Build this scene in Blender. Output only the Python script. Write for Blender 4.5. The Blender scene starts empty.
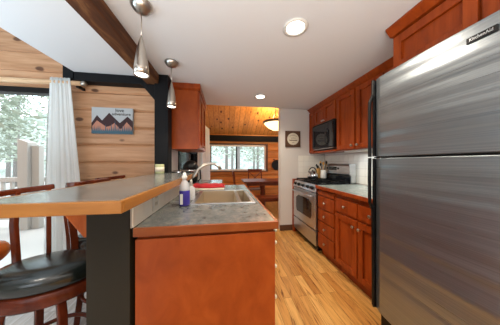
import bpy, bmesh, math, random
from mathutils import Vector, Matrix
random.seed(7)
SC = bpy.context.scene
COL = SC.collection
PI = math.pi

# ------------------------------------------------------------ camera, world, light, exposure
cam_d = bpy.data.cameras.new('camera'); cam = bpy.data.objects.new('camera', cam_d); COL.objects.link(cam)
cam_d.sensor_width = 36.0; cam_d.lens = 173.5 / 500 * 36.0
cam_d.shift_y = 0.0; cam_d.clip_start = 0.02; cam_d.clip_end = 300
cam.location = (0, 0, 1.221); cam.rotation_euler = (PI/2, 0, -0.148)
SC.camera = cam
SC.view_settings.view_transform = 'Standard'; SC.view_settings.look = 'None'
SC.view_settings.gamma = 1.0; SC.view_settings.use_curve_mapping = False
SC.view_settings.exposure = 0.35

w = bpy.data.worlds.new('sky'); SC.world = w; w.use_nodes = True
bg = w.node_tree.nodes['Background']
bg.inputs[0].default_value = (0.80, 0.90, 1.0, 1); bg.inputs[1].default_value = 3.2

def area(name, loc, rot, sx, sy, power, col=(1, 1, 1)):
    l = bpy.data.lights.new(name, 'AREA'); l.shape = 'RECTANGLE'; l.size = sx; l.size_y = sy
    l.energy = power; l.color = col
    o = bpy.data.objects.new(name, l); COL.objects.link(o); o.location = loc; o.rotation_euler = rot
    return o
area('ceiling_bounce_fill', (-.3, -.9, 1.0), (PI, 0, 0), 2.2, 1.6, 68, (1.0, 0.95, 0.90))  # added uplight behind the camera, fills the room off the ceiling
area('living_room_bounce_fill', (-2.6, .2, 1.2), (PI, 0, 0), 1.6, 1.6, 52, (0.58, 0.82, 1.0))  # added bluish uplight to brighten the living side, no lamp stands there
sun = bpy.data.lights.new('sun', 'SUN'); sun.energy = 2.0; sun.angle = 0.2; sun.color = (1, 0.96, 0.9)
so = bpy.data.objects.new('sun', sun); COL.objects.link(so); so.rotation_euler = (math.radians(50), 0, math.radians(160))

# ------------------------------------------------------------ material helpers
def newmat(name, rough=0.5, metal=0.0, col=(.5, .5, .5), spec=None):
    m = bpy.data.materials.new(name); m.use_nodes = True
    b = m.node_tree.nodes['Principled BSDF']
    b.inputs['Base Color'].default_value = (*col, 1); b.inputs['Roughness'].default_value = rough
    b.inputs['Metallic'].default_value = metal
    if spec is not None: b.inputs['Specular IOR Level'].default_value = spec
    return m
def N(m, t, **k):
    n = m.node_tree.nodes.new(t)
    for a, v in k.items(): setattr(n, a, v)
    return n
def L(m, a, b): m.node_tree.links.new(a, b)
def bsdf(m): return m.node_tree.nodes['Principled BSDF']
def coords(m, scale=(1, 1, 1), rot=(0, 0, 0), world=True):
    if world:
        src = N(m, 'ShaderNodeNewGeometry').outputs['Position']
    else:
        src = N(m, 'ShaderNodeTexCoord').outputs['Object']
    mp = N(m, 'ShaderNodeMapping'); mp.inputs['Scale'].default_value = scale; mp.inputs['Rotation'].default_value = rot
    L(m, src, mp.inputs['Vector']); return mp.outputs['Vector']
def noise(m, vec, scale=5, detail=4, rough=.6, dist=0):
    n = N(m, 'ShaderNodeTexNoise'); n.inputs['Scale'].default_value = scale; n.inputs['Detail'].default_value = detail
    n.inputs['Roughness'].default_value = rough; n.inputs['Distortion'].default_value = dist
    L(m, vec, n.inputs['Vector']); return n.outputs['Fac']
def ramp(m, fac, stops):
    r = N(m, 'ShaderNodeValToRGB'); e = r.color_ramp.elements
    while len(e) < len(stops): e.new(.5)
    for i, (p, c) in enumerate(stops): e[i].position = p; e[i].color = (*c, 1)
    L(m, fac, r.inputs['Fac']); return r.outputs['Color']
def mix(m, fac, a, b, mode='MIX'):
    n = N(m, 'ShaderNodeMix', data_type='RGBA', blend_type=mode)
    for s, v in ((n.inputs[0], fac), (n.inputs[6], a), (n.inputs[7], b)):
        if hasattr(v, 'is_linked') or hasattr(v, 'links'): L(m, v, s)
        elif isinstance(v, (int, float)): s.default_value = v
        else: s.default_value = (*v, 1)
    return n.outputs[2]
def bump(m, h, strength=.2, dist=.01):
    n = N(m, 'ShaderNodeBump'); n.inputs['Strength'].default_value = strength; n.inputs['Distance'].default_value = dist
    L(m, h, n.inputs['Height']); L(m, n.outputs['Normal'], bsdf(m).inputs['Normal'])

def wood(name, dark, mid, light, stretch=(9, 9, .8), scale=3, rough=.35, bmp=.03):
    m = newmat(name, rough, 0, (.5, .5, .5), .28)
    v = coords(m, stretch)
    f = noise(m, v, scale, 5, .6, .6)
    c = ramp(m, f, [(.28, dark), (.5, mid), (.72, light)])
    L(m, c, bsdf(m).inputs['Base Color']); bump(m, f, bmp, .004)
    return m
def math1(m, op, a, b=None):
    n = N(m, 'ShaderNodeMath', operation=op)
    for i, v in enumerate((a, b)):
        if v is None: continue
        if isinstance(v, (int, float)): n.inputs[i].default_value = v
        else: L(m, v, n.inputs[i])
    return n.outputs[0]
def knotty(name, cols, along, board_axis, pitch, knot_col, groove=0.0, rough=.45, off=0.0, knot_scale=4.0, knot_size=.10):
    """boards running along one axis, counted along board_axis, with knots"""
    m = newmat(name, rough)
    pos = N(m, 'ShaderNodeNewGeometry').outputs['Position']
    sep = N(m, 'ShaderNodeSeparateXYZ'); L(m, pos, sep.inputs[0])
    u = math1(m, 'DIVIDE', math1(m, 'ADD', sep.outputs[board_axis], off), pitch)
    idx = math1(m, 'FLOOR', u); fr = math1(m, 'FRACT', u)
    wn = N(m, 'ShaderNodeTexWhiteNoise', noise_dimensions='1D'); L(m, idx, wn.inputs['W'])
    st = [14, 14, 14]; st[along] = 1.2
    mp = N(m, 'ShaderNodeMapping'); mp.inputs['Scale'].default_value = st; L(m, pos, mp.inputs['Vector'])
    cmb = N(m, 'ShaderNodeCombineXYZ'); sc = math1(m, 'MULTIPLY', wn.outputs['Value'], 37.0)
    for i in range(3): L(m, sc, cmb.inputs[i])
    add = N(m, 'ShaderNodeVectorMath', operation='ADD'); L(m, mp.outputs[0], add.inputs[0]); L(m, cmb.outputs[0], add.inputs[1])
    g = noise(m, add.outputs[0], 1.6, 5, .6, .5)
    c = ramp(m, g, [(.25, cols[0]), (.5, cols[1]), (.75, cols[2])])
    br = math1(m, 'ADD', math1(m, 'MULTIPLY', wn.outputs['Value'], .3), .82)
    hsv = N(m, 'ShaderNodeHueSaturation'); L(m, c, hsv.inputs['Color']); L(m, br, hsv.inputs['Value'])
    st2 = [knot_scale, knot_scale, knot_scale]; st2[along] = knot_scale * .55
    mp2 = N(m, 'ShaderNodeMapping'); mp2.inputs['Scale'].default_value = st2; L(m, pos, mp2.inputs['Vector'])
    vo = N(m, 'ShaderNodeTexVoronoi'); vo.inputs['Scale'].default_value = 1; L(m, mp2.outputs[0], vo.inputs['Vector'])
    kf = ramp(m, vo.outputs['Distance'], [(0, (1, 1, 1)), (knot_size * .75, (.95, .95, .95)), (knot_size * 1.15, (0, 0, 0))])
    c2 = mix(m, kf, hsv.outputs['Color'], knot_col)
    if groove > 0:
        gm = math1(m, 'LESS_THAN', fr, groove)
        c2 = mix(m, gm, c2, [x * .35 for x in cols[0]])
    L(m, c2, bsdf(m).inputs['Base Color']); bump(m, g, .05, .004)
    return m

M = {}
M['cherry'] = wood('cherry_wood', (.19, .027, .004), (.275, .043, .005), (.36, .064, .009), (7, 7, .9), 2.6, .30)
M['cherry_panel'] = wood('cherry_panel', (.27, .045, .005), (.325, .058, .007), (.385, .076, .010), (5, 5, 3), 2.2, .42)
M['cherry_dark'] = newmat('cherry_shadow_gap', .6, 0, (.07, .015, .006))
M['edge_wood'] = wood('bar_edge_wood', (.23, .086, .013), (.30, .118, .020), (.36, .15, .030), (2, 2, 8), 2.5, .35)
M['edge_red'] = wood('counter_edge_wood', (.21, .048, .010), (.27, .066, .014), (.34, .098, .026), (2, 2, 8), 2.5, .35)
M['stool_wood'] = wood('stool_wood', (.065, .011, .004), (.11, .019, .006), (.16, .030, .009), (4, 4, 2), 3, .25)
M['chair_wood'] = wood('dining_chair_wood', (.09, .018, .007), (.15, .032, .012), (.2, .05, .018), (4, 4, 2), 3, .3)
M['orange_wood'] = wood('orange_wood', (.34, .07, .012), (.48, .11, .02), (.55, .15, .03), (4, 4, 2), 3, .25)
M['beam'] = wood('rough_beam', (.035, .013, .006), (.10, .034, .011), (.26, .12, .045), (7, 1.4, 7), 2.0, .7, .4)
M['black_wood'] = newmat('black_stained_wood', .6, 0, (.006, .006, .007), .15)
M['black_panel'] = newmat('black_panel', .55, 0, (.026, .021, .013), .2)
M['white_wall'] = newmat('white_wall_paint', .8, 0, (.68, .64, .59))
M['ceiling'] = newmat('ceiling_paint', .85, 0, (.74, .75, .76))
M['log'] = knotty('pine_log_boards', [(.34, .16, .07), (.50, .26, .13), (.60, .35, .20)], 0, 2, .2, (.10, .035, .012), 0, .5, off=-.02, knot_scale=5.6, knot_size=.13)
M['dining_wall'] = knotty('dining_pine_wall', [(.44, .13, .02), (.60, .21, .035), (.70, .28, .06)], 0, 2, .2, (.12, .03, .01), .05, .5, off=.03, knot_scale=3.2, knot_size=.09)
M['dining_ceiling'] = knotty('dining_pine_ceiling', [(.42, .15, .03), (.60, .25, .06), (.72, .34, .10)], 1, 0, .14, (.10, .025, .008), .05, .5, knot_scale=5, knot_size=.16)
M['steel'] = newmat('brushed_steel', .3, 1, (.50, .50, .51))
M['nickel'] = newmat('brushed_nickel', .28, 1, (.47, .43, .38))
M['sink_steel'] = newmat('sink_steel', .32, .85, (.62, .53, .40))  # tan tint stands in for wood reflected in the steel
M['chrome'] = newmat('chrome', .12, 1, (.8, .8, .8))
M['black'] = newmat('black_plastic', .4, 0, (.006, .006, .006), .25)
M['gloss_black'] = newmat('black_glass', .06, 0, (.012, .014, .018))
M['leather'] = newmat('black_leather', .2, 0, (.010, .014, .012), .7)
M['white'] = newmat('white_plastic', .4, 0, (.78, .76, .70))
M['tile'] = newmat('white_tile', .3, 0, (.88, .85, .76))
M['grout'] = newmat('tile_grout', .8, 0, (.50, .47, .42))
M['red_cloth'] = newmat('red_cloth', .9, 0, (.40, .012, .018))
M['cream'] = newmat('cream_ceramic', .3, 0, (.72, .66, .52))
M['bamboo'] = newmat('light_wood', .45, 0, (.55, .30, .08))
M['candle'] = newmat('green_candle_jar', .25, 0, (.50, .52, .28))
M['dark_brown'] = newmat('dark_brown_frame', .5, 0, (.10, .045, .022))
M['snow'] = newmat('pale_ground', .95, 0, (.36, .33, .30))
M['bark'] = newmat('pale_bark', .9, 0, (.25, .225, .205))
M['needle'] = newmat('pine_needles', .8, 0, (.34, .37, .29))
M['deckwood'] = newmat('weathered_deck_wood', .8, 0, (.48, .45, .42))
M['pale_log'] = wood('pale_log', (.55, .33, .17), (.70, .46, .27), (.78, .56, .36), (1.5, 10, 10), 3, .5)

# leather bump
v = coords(M['leather'], (60, 60, 60)); f = noise(M['leather'], v, 2, 4); bump(M['leather'], f, .15, .003)
# fridge steel: fine horizontal brushing
m = M['fridge'] = newmat('fridge_steel', .3, .85, (.50, .50, .50))
v = coords(m, (.6, .35, 60)); f = noise(m, v, 3, 3); v2 = coords(m, (.04, .08, 3.6)); f2 = noise(m, v2, 1.6, 2)
r = N(m, 'ShaderNodeMapRange'); r.inputs['To Min'].default_value = .25; r.inputs['To Max'].default_value = .33
L(m, f, r.inputs['Value']); L(m, r.outputs[0], bsdf(m).inputs['Roughness'])
L(m, ramp(m, f, [(.3, (.225, .25, .27)), (.7, (.31, .34, .36))]), bsdf(m).inputs['Base Color'])
bump(m, f2, .42, .05)
tg = N(m, 'ShaderNodeTangent'); tg.direction_type = 'RADIAL'; tg.axis = 'Z'; L(m, tg.outputs[0], bsdf(m).inputs['Tangent'])
bsdf(m).inputs['Anisotropic'].default_value = .5; bsdf(m).inputs['Anisotropic Rotation'].default_value = .0
v = coords(M['steel'], (.5, 3, 60)); f = noise(M['steel'], v, 3, 2)
L(M['steel'], ramp(M['steel'], f, [(.3, (.46, .49, .53)), (.7, (.62, .65, .69))]), bsdf(M['steel']).inputs['Base Color'])
# laminate counters
def laminate(name, a, b, c, rough):
    m = newmat(name, rough); v = coords(m, (1, 1, 1))
    f = noise(m, v, 13, 6, .75, .5); f2 = noise(m, v, 55, 3, .6)
    c1 = ramp(m, f, [(.34, a), (.5, b), (.66, c)])
    c2 = ramp(m, f2, [(.3, (.72, .72, .72)), (.6, (1, 1, 1))])
    L(m, mix(m, 1.0, c1, c2, 'MULTIPLY'), bsdf(m).inputs['Base Color'])
    return m
M['laminate'] = laminate('slate_laminate', (.075, .090, .095), (.14, .15, .148), (.23, .225, .20), .2)
M['laminate_green'] = laminate('grey_green_laminate', (.24, .29, .26), (.36, .41, .37), (.46, .48, .42), .25)
# kitchen floor: hickory strips along Y
def floor_mat(name, tones, plank_w, plank_l, rough, dark):
    m = newmat(name, rough)
    pos = N(m, 'ShaderNodeNewGeometry').outputs['Position']
    mp = N(m, 'ShaderNodeMapping'); mp.inputs['Rotation'].default_value = (0, 0, PI/2); L(m, pos, mp.inputs['Vector'])
    bt = N(m, 'ShaderNodeTexBrick'); bt.offset = .37; bt.offset_frequency = 2
    bt.inputs['Scale'].default_value = 1; bt.inputs['Brick Width'].default_value = plank_l; bt.inputs['Row Height'].default_value = plank_w
    bt.inputs['Mortar Size'].default_value = .0012; bt.inputs['Color1'].default_value = (0, 0, 0, 1); bt.inputs['Color2'].default_value = (1, 1, 1, 1)
    bt.inputs['Mortar'].default_value = (.5, .5, .5, 1)
    L(m, mp.outputs[0], bt.inputs['Vector'])
    ma = N(m, 'ShaderNodeVectorMath', operation='MULTIPLY_ADD'); L(m, pos, ma.inputs[0]); ma.inputs[1].default_value = (22, 2.2, 1)
    sc = N(m, 'ShaderNodeVectorMath', operation='SCALE'); L(m, bt.outputs['Color'], sc.inputs[0]); sc.inputs['Scale'].default_value = 40
    L(m, sc.outputs[0], ma.inputs[2])
    g = noise(m, ma.outputs[0], 1.1, 5, .65, 1.6)
    tone = ramp(m, bt.outputs['Color'], tones)
    gr = ramp(m, g, [(.33, dark), (.43, (.80, .76, .70)), (.58, (1, 1, 1)), (.78, (1.12, 1.1, 1.05))])
    c = mix(m, 1.0, tone, gr, 'MULTIPLY')
    c = mix(m, bt.outputs['Fac'], c, [x * .35 for x in tones[0][1]])
    L(m, c, bsdf(m).inputs['Base Color']); bump(m, g, .03, .002)
    return m
M['hickory'] = floor_mat('hickory_floor', [(0, (.50, .20, .045)), (.3, (.66, .33, .085)), (.6, (.78, .44, .14)), (1, (.56, .25, .06))], .075, .75, .28, (.26, .15, .08))
M['pale_floor'] = floor_mat('pale_laminate_floor', [(0, (.62, .61, .60)), (.5, (.74, .73, .72)), (1, (.68, .66, .64))], .15, 1.2, .25, (.75, .72, .7))
# curtain cloth: lets light through
m = M['curtain'] = newmat('white_curtain_cloth', .9, 0, (.93, .93, .91))
b = bsdf(m); tr = N(m, 'ShaderNodeBsdfTranslucent'); tr.inputs[0].default_value = (.85, .87, .86, 1)
ms = N(m, 'ShaderNodeMixShader'); ms.inputs[0].default_value = .5
L(m, b.outputs[0], ms.inputs[1]); L(m, tr.outputs[0], ms.inputs[2]); L(m, ms.outputs[0], m.node_tree.nodes['Material Output'].inputs[0])
# window glass: thin pane
m = M['glass'] = newmat('window_glass', .0, 0, (1, 1, 1))
t = N(m, 'ShaderNodeBsdfTransparent'); t.inputs[0].default_value = (.95, .98, .98, 1)
gl = N(m, 'ShaderNodeBsdfGlossy'); gl.inputs['Roughness'].default_value = .02
fr = N(m, 'ShaderNodeFresnel'); fr.inputs[0].default_value = 1.12
ms = N(m, 'ShaderNodeMixShader'); L(m, fr.outputs[0], ms.inputs[0]); L(m, t.outputs[0], ms.inputs[1]); L(m, gl.outputs[0], ms.inputs[2])
L(m, ms.outputs[0], m.node_tree.nodes['Material Output'].inputs[0])
m = M['clear'] = newmat('clear_plastic', .1, 0, (.85, .87, .9)); bsdf(m).inputs['Alpha'].default_value = .45
m = M['liquid'] = newmat('purple_liquid', .15, 0, (.045, .03, .28))
def emit(name, col, s):
    m = newmat(name, .5, 0, col); b = bsdf(m)
    b.inputs['Emission Color'].default_value = (*col, 1); b.inputs['Emission Strength'].default_value = s
    return m
M['lamp_white'] = emit('lit_lamp', (1, .95, .85), 6)
M['lamp_warm'] = emit('lit_bowl_shade', (1, .80, .42), 1.6)
M['clock_lcd'] = newmat('display', .2, 0, (.02, .03, .03))

# ------------------------------------------------------------ mesh helpers
class MB:
    def __init__(s): s.bm = bmesh.new()
    def box(s, x0, x1, y0, y1, z0, z1, mx=None):
        vs = [Vector((x, y, z)) for x in (x0, x1) for y in (y0, y1) for z in (z0, z1)]
        if mx: vs = [mx @ v for v in vs]
        v = [s.bm.verts.new(p) for p in vs]
        for f in ((0, 1, 3, 2), (4, 6, 7, 5), (0, 4, 5, 1), (2, 3, 7, 6), (0, 2, 6, 4), (1, 5, 7, 3)):
            s.bm.faces.new([v[i] for i in f])
        return s
    def prism(s, pts, d):
        """pts: list of 3d points (closed polygon), extruded by vector d"""
        d = Vector(d); a = [s.bm.verts.new(Vector(p)) for p in pts]; b = [s.bm.verts.new(Vector(p) + d) for p in pts]
        n = len(pts); s.bm.faces.new(a); s.bm.faces.new(b[::-1])
        for i in range(n):
            j = (i + 1) % n; s.bm.faces.new((a[j], a[i], b[i], b[j]))
        return s
    def lathe(s, prof, c=(0, 0, 0), n=24, mx=None, smooth=True):
        c = Vector(c); rings = []
        for r, z in prof:
            if r < 1e-6: p = Vector((0, 0, z)); rings.append([s.bm.verts.new((mx @ p if mx else p) + c)]); continue
            ring = []
            for k in range(n):
                p = Vector((r * math.cos(2 * PI * k / n), r * math.sin(2 * PI * k / n), z))
                ring.append(s.bm.verts.new((mx @ p if mx else p) + c))
            rings.append(ring)
        for a, b in zip(rings, rings[1:]):
            for k in range(n):
                q = (k + 1) % n
                if len(a) == 1 and len(b) == 1: continue
                if len(a) == 1: f = s.bm.faces.new((a[0], b[q], b[k]))
                elif len(b) == 1: f = s.bm.faces.new((a[k], a[q], b[0]))
                else: f = s.bm.faces.new((a[k], a[q], b[q], b[k]))
                f.smooth = smooth
        if len(rings[0]) > 1: s.bm.faces.new(rings[0][::-1])
        if len(rings[-1]) > 1: s.bm.faces.new(rings[-1])
        return s
    def tube(s, pts, r, n=10, sq=None, up=None):
        """round tube (or rectangular, sq=(w,h)) along points"""
        pts = [Vector(p) for p in pts]; rings = []
        rr = r if isinstance(r, (list, tuple)) else [r] * len(pts)
        upv = Vector(up) if up else None
        for i, p in enumerate(pts):
            t = (pts[min(i + 1, len(pts) - 1)] - pts[max(i - 1, 0)]).normalized()
            u0 = upv if upv else (Vector((0, 0, 1)) if abs(t.z) < .9 else Vector((1, 0, 0)))
            a = t.cross(u0).normalized(); b = a.cross(t).normalized(); ring = []
            if sq:
                for (x, y) in ((-1, -1), (1, -1), (1, 1), (-1, 1)):
                    ring.append(s.bm.verts.new(p + a * x * sq[0] / 2 + b * y * sq[1] / 2))
            else:
                for k in range(n):
                    an = 2 * PI * k / n; ring.append(s.bm.verts.new(p + (a * math.cos(an) + b * math.sin(an)) * rr[i]))
            rings.append(ring)
        for a, b in zip(rings, rings[1:]):
            m_ = len(a)
            for k in range(m_):
                q = (k + 1) % m_; f = s.bm.faces.new((a[k], a[q], b[q], b[k])); f.smooth = not sq
        s.bm.faces.new(rings[0][::-1]); s.bm.faces.new(rings[-1]); return s
    def build(s, name, mat, parent=None, bevel=0, kind=None, smooth=False, seg=2):
        bmesh.ops.recalc_face_normals(s.bm, faces=s.bm.faces)
        if parent:
            bmesh.ops.translate(s.bm, vec=-wloc(parent), verts=s.bm.verts)
            org = Vector((0, 0, 0))
        else:
            lo = Vector((min(v.co[i] for v in s.bm.verts) for i in range(3))); hi = Vector((max(v.co[i] for v in s.bm.verts) for i in range(3)))
            org = Vector(((lo.x + hi.x) / 2, (lo.y + hi.y) / 2, lo.z)); bmesh.ops.translate(s.bm, vec=-org, verts=s.bm.verts)
        me = bpy.data.meshes.new(name); s.bm.to_mesh(me); s.bm.free()
        if smooth:
            for p in me.polygons: p.use_smooth = True
        me.materials.append(mat)
        o = bpy.data.objects.new(name, me); COL.objects.link(o); o.location = org
        if parent: o.parent = parent
        if bevel:
            b = o.modifiers.new('bevel', 'BEVEL'); b.width = bevel; b.segments = seg; b.limit_method = 'ANGLE'
        if kind: o['kind'] = kind
        return o
def wloc(o):
    v = Vector(o.location)
    while o.parent: o = o.parent; v += Vector(o.location)
    return v
def thing(name, label, cat, loc, group=None):
    o = bpy.data.objects.new(name, None); COL.objects.link(o); o.location = loc; o.empty_display_size = .05
    o['label'] = label; o['category'] = cat
    if group: o['group'] = group
    return o
def tag(o, label, cat, group=None, kind=None):
    o['label'] = label; o['category'] = cat
    if group: o['group'] = group
    if kind: o['kind'] = kind
    return o
def S(name, mb, mat, bevel=0): return mb.build(name, mat, None, bevel, 'structure')
def copy_tree(o, parent=None):
    c = o.copy(); COL.objects.link(c); c.parent = parent
    for ch in [x for x in bpy.data.objects if x.parent == o]: copy_tree(ch, c)
    return c
def text_part(name, txt, size, loc, rot, mat, parent, depth=.0008, sx=1.0):
    cu = bpy.data.curves.new(name, 'FONT'); cu.body = txt; cu.size = size; cu.align_x = 'CENTER'; cu.align_y = 'CENTER'; cu.extrude = depth
    t = bpy.data.objects.new('tmp_text', cu); COL.objects.link(t); bpy.context.view_layer.update()
    me = bpy.data.meshes.new_from_object(t.evaluated_get(bpy.context.evaluated_depsgraph_get()))
    bpy.data.objects.remove(t); me.materials.clear(); me.materials.append(mat)
    for v in me.vertices: v.co.x *= sx
    o = bpy.data.objects.new(name, me); COL.objects.link(o); o.parent = parent
    o.location = Vector(loc) - wloc(parent); o.rotation_euler = rot
    return o

ZC = 2.18; WX = 1.86; BY = 3.0
# ------------------------------------------------------------ structure
S('floor_kitchen', MB().box(-.58, 3.3, -2.6, 5.8, -.06, 0), M['hickory'])
S('floor_living', MB().box(-6, -.58, -2.6, 2.35, -.06, 0), M['pale_floor'])
S('ceiling_kitchen', MB().box(-1.57, WX + .12, -2.6, 2.95, ZC, ZC + .14), M['ceiling'])
S('ceiling_living', MB().box(-6, -1.57, -2.6, 2.35, 3.6, 3.7), M['ceiling'])
S('wall_upper_loft', MB().box(-1.69, -1.57, -2.6, 2.2, ZC + .14, 3.6), M['ceiling'])
S('wall_right', MB().box(WX, WX + .12, -2.6, BY, 0, ZC), M['white_wall'])
S('wall_kitchen_end', MB().box(1.0, WX + .12, BY, BY + .12, 0, ZC + .6), M['white_wall'])
S('baseboard_kitchen_end', MB().box(.985, 1.23, BY - .015, BY - .001, 0, .10), M['dark_brown'], .003)
S('wall_back', MB().box(-6, WX + .12, -2.72, -2.6, 0, .9).box(-6, WX + .12, -2.72, -2.6, 2.0, 3.7).box(-6, -2.6, -2.72, -2.6, .9, 2.0).box(-.9, WX + .12, -2.72, -2.6, .9, 2.0), M['white_wall'])  # unseen wall added to cut light from behind; opening admits daylight
S('wall_living_left', MB().box(-6.12, -6, -2.72, 2.35, 0, .5).box(-6.12, -6, -2.72, 2.35, 2.1, 3.7).box(-6.12, -6, -2.72, -1.6, .5, 2.1).box(-6.12, -6, 1.4, 2.35, .5, 2.1), M['log'])  # unseen wall added to limit side light to its opening
# log wall: moulded boards, with the patio door opening
def boards(name, x0, x1, yf, yb, z0, z1, mat, pitch=.2, off=.02, along='x'):
    mb = MB(); z = math.floor((z0 - off) / pitch) * pitch + off
    while z < z1 - 1e-4:
        a = max(z, z0); b = min(z + pitch, z1)
        if b - a > .01:
            g = .02; d = .02
            mb.prism([(x0, yf + d, a), (x0, yf, min(a + g, b)), (x0, yf, max(b - g, a)), (x0, yf + d, b), (x0, yb, b), (x0, yb, a)], (x1 - x0, 0, 0))
        z += pitch
    return mb.build(name, mat, None, 0, 'structure')
LY = 2.2
boards('wall_log', -1.72, -.75, LY, LY + .15, 0, 3.6, M['log'])
boards('wall_log_above_door', -6, -1.72, LY, LY + .15, 2.035, 3.6, M['log'])
boards('wall_log_far_left', -6, -3.7, LY, LY + .15, 0, 2.035, M['log'])
dw = MB(); dw.box(-3.7, -1.72, LY, LY + .1, 1.975, 2.035).box(-3.7, -3.64, LY, LY + .1, 0, 1.975).box(-1.78, -1.72, LY, LY + .1, 0, 1.975)
dw.box(-3.7, -1.72, LY, LY + .1, 0, .03).box(-2.92, -2.86, LY + .03, LY + .08, .03, 1.975)
door = S('door_1', dw, M['black'], .004)
MB().box(-3.64, -1.78, LY + .05, LY + .055, .03, 1.975).build('glass_pane', M['glass'], door)
# dining room shell
DY = 5.6
S('wall_dining_left_low', MB().box(-.75, -.65, 2.14, 5.7, 0, .98), M['white_wall'])
S('wall_dining_left_high', MB().box(-.75, -.65, 2.14, 5.7, 1.46, 3.5), M['white_wall'])
S('wall_dining_left_near', MB().box(-.75, -.65, 2.14, 2.6, .98, 1.46), M['white_wall'])
S('wall_dining_left_far', MB().box(-.75, -.65, 4.25, 5.7, .98, 1.46), M['white_wall'])
w2 = S('window_2', MB().box(-.74, -.64, 2.6, 2.62, .98, 1.46).box(-.74, -.62, 4.19, 4.25, .98, 1.46).box(-.74, -.64, 2.62, 4.19, .98, 1.0).box(-.74, -.64, 2.62, 4.19, 1.42, 1.46), M['black_wood'])
MB().box(-.70, -.695, 2.62, 4.19, 1.0, 1.42).build('glass_pane', M['glass'], w2)
WX0, WX1, WZ0, WZ1 = -.47, 1.36, .97, 1.79
boards('wall_dining_back_low', -.65, 3.3, DY, DY + .12, 0, WZ0, M['dining_wall'])
boards('wall_dining_back_high', -.65, 3.3, DY, DY + .12, WZ1, 2.6, M['dining_wall'])
boards('wall_dining_back_left', -.65, WX0, DY, DY + .12, WZ0, WZ1, M['dining_wall'])
boards('wall_dining_back_right', WX1, 3.3, DY, DY + .12, WZ0, WZ1, M['dining_wall'])
S('wall_dining_right', MB().box(3.3, 3.4, 3.0, 3.4, 0, 3.5).box(3.3, 3.4, 5.3, 5.7, 0, 3.5).box(3.3, 3.4, 3.4, 5.3, 0, .5).box(3.3, 3.4, 3.4, 5.3, 2.2, 3.5), M['dining_wall'])  # unseen opening added to let daylight brighten the dining room
S('wall_behind_range', MB().box(WX + .12, 3.3, 3.0, 3.12, 0, 3.5), M['white_wall'])
S('trim_1', MB().box(-.62, 3.3, DY - .10, DY, 1.90, 2.08), M['black_wood'], .004)
S('trim_2', MB().box(WX0 - .07, WX1 + .07, DY - .02, DY + .06, WZ1, WZ1 + .05).box(WX0 - .07, WX0 - .01, DY - .02, DY + .06, WZ0 - .05, WZ1).box(WX1 + .01, WX1 + .07, DY - .02, DY + .06, WZ0 - .05, WZ1).box(WX0 - .07, WX1 + .07, DY - .02, DY + .06, WZ0 - .05, WZ0 - .02), M['dark_brown'])
w1 = MB(); w1.box(WX0, WX1, DY, DY + .08, WZ1 - .05, WZ1).box(WX0, WX1, DY - .03, DY + .08, WZ0 - .02, WZ0 + .035)
w1.box(WX0, WX0 + .04, DY, DY + .08, WZ0, WZ1).box(WX1 - .05, WX1, DY, DY + .08, WZ0, WZ1)
w1 = S('window_1', w1, M['white'], .003)
MB().box(.38, .42, DY + .02, DY + .07, WZ0, WZ1 - .04).box(WX0 + .04, WX0 + .07, DY + .02, DY + .07, WZ0, WZ1 - .04).build('window_mullion', M['black'], w1)
MB().box(WX0 + .02, WX1 - .02, DY + .045, DY + .05, WZ0, WZ1 - .02).build('glass_pane', M['glass'], w1)
sl = (3.45 - 2.08) / (5.7 - 2.6)
S('ceiling_dining', MB().prism([(-.75, 5.72, 2.07), (-.75, 2.6, 2.07 + 3.12 * sl), (-.75, 2.6, 2.2 + 3.12 * sl), (-.75, 5.72, 2.2)], (4.15, 0, 0)), M['dining_ceiling'])
S('wall_above_kitchen', MB().box(-.75, 3.3, 2.85, 2.95, ZC + .14, 3.4), M['dining_wall'])

# beams and post
def T1(name, mb, mat, label, cat, bevel=0, group=None):
    return tag(mb.build(name, mat, None, bevel), label, cat, group)
T1('ceiling_beam', MB().box(-.835, -.70, -2.6, 2.07, 2.077, ZC - .001), M['beam'], 'rough reddish brown wooden beam running along the white ceiling above the bar', 'beam', .008)
T1('wall_beam', MB().box(-1.565, -.76, 2.08, LY - .001, 2.09, ZC - .001).box(-1.67, -1.572, 2.08, LY - .001, 2.11, 2.5), M['black_wood'], 'black horizontal beam along the top of the pine log wall', 'beam', .004)
pst = thing('wooden_post', 'black square post rising from the far end of the bar to the ceiling', 'post', (-.675, 2.07, 0))
MB().box(-.746, -.604, 2.005, 2.139, 0, ZC - .002).build('post', M['black_wood'], pst, .006)
MB().prism([(-.748, 2.02, 1.90), (-.748, 2.02, 2.07), (-.89, 2.02, 2.07)], (0, .055, 0)).build('bracket', M['black_wood'], pst, .003)

# ------------------------------------------------------------ outdoors
S('ground_snow', MB().box(-60, 60, 2.4, 90, -.5, -.35), M['snow'])
hm = newmat('forest_hillside', .95, 0, (.2, .22, .2)); hv = coords(hm, (1, 1, 1.6)); hf = noise(hm, hv, .9, 8, .75)
L(hm, ramp(hm, hf, [(.38, (.17, .19, .16)), (.5, (.30, .33, .28)), (.6, (.48, .50, .49))]), bsdf(hm).inputs['Base Color'])
hb = MB(); hg = []
for i in range(41):
    a = math.radians(55 + i * 3); row = []
    for j in range(7):
        rr_ = 27 + j * 4; row.append(hb.bm.verts.new((rr_ * math.cos(a), rr_ * math.sin(a), -.6 + j * (1.9 + .5 * math.sin(i * .9 + j)))))
    hg.append(row)
for i in range(40):
    for j in range(6): hb.bm.faces.new((hg[i][j], hg[i + 1][j], hg[i + 1][j + 1], hg[i][j + 1]))
hb.build('hillside', hm, None, 0, 'structure')
S('deck_outside', MB().box(-7, -.8, 2.36, 4.6, -.12, -.03), M['deckwood'])
pr = thing('deck_railing', 'pale weathered wooden deck railing outside the patio door', 'railing', (-3.8, 4.1, -.03))
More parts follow.
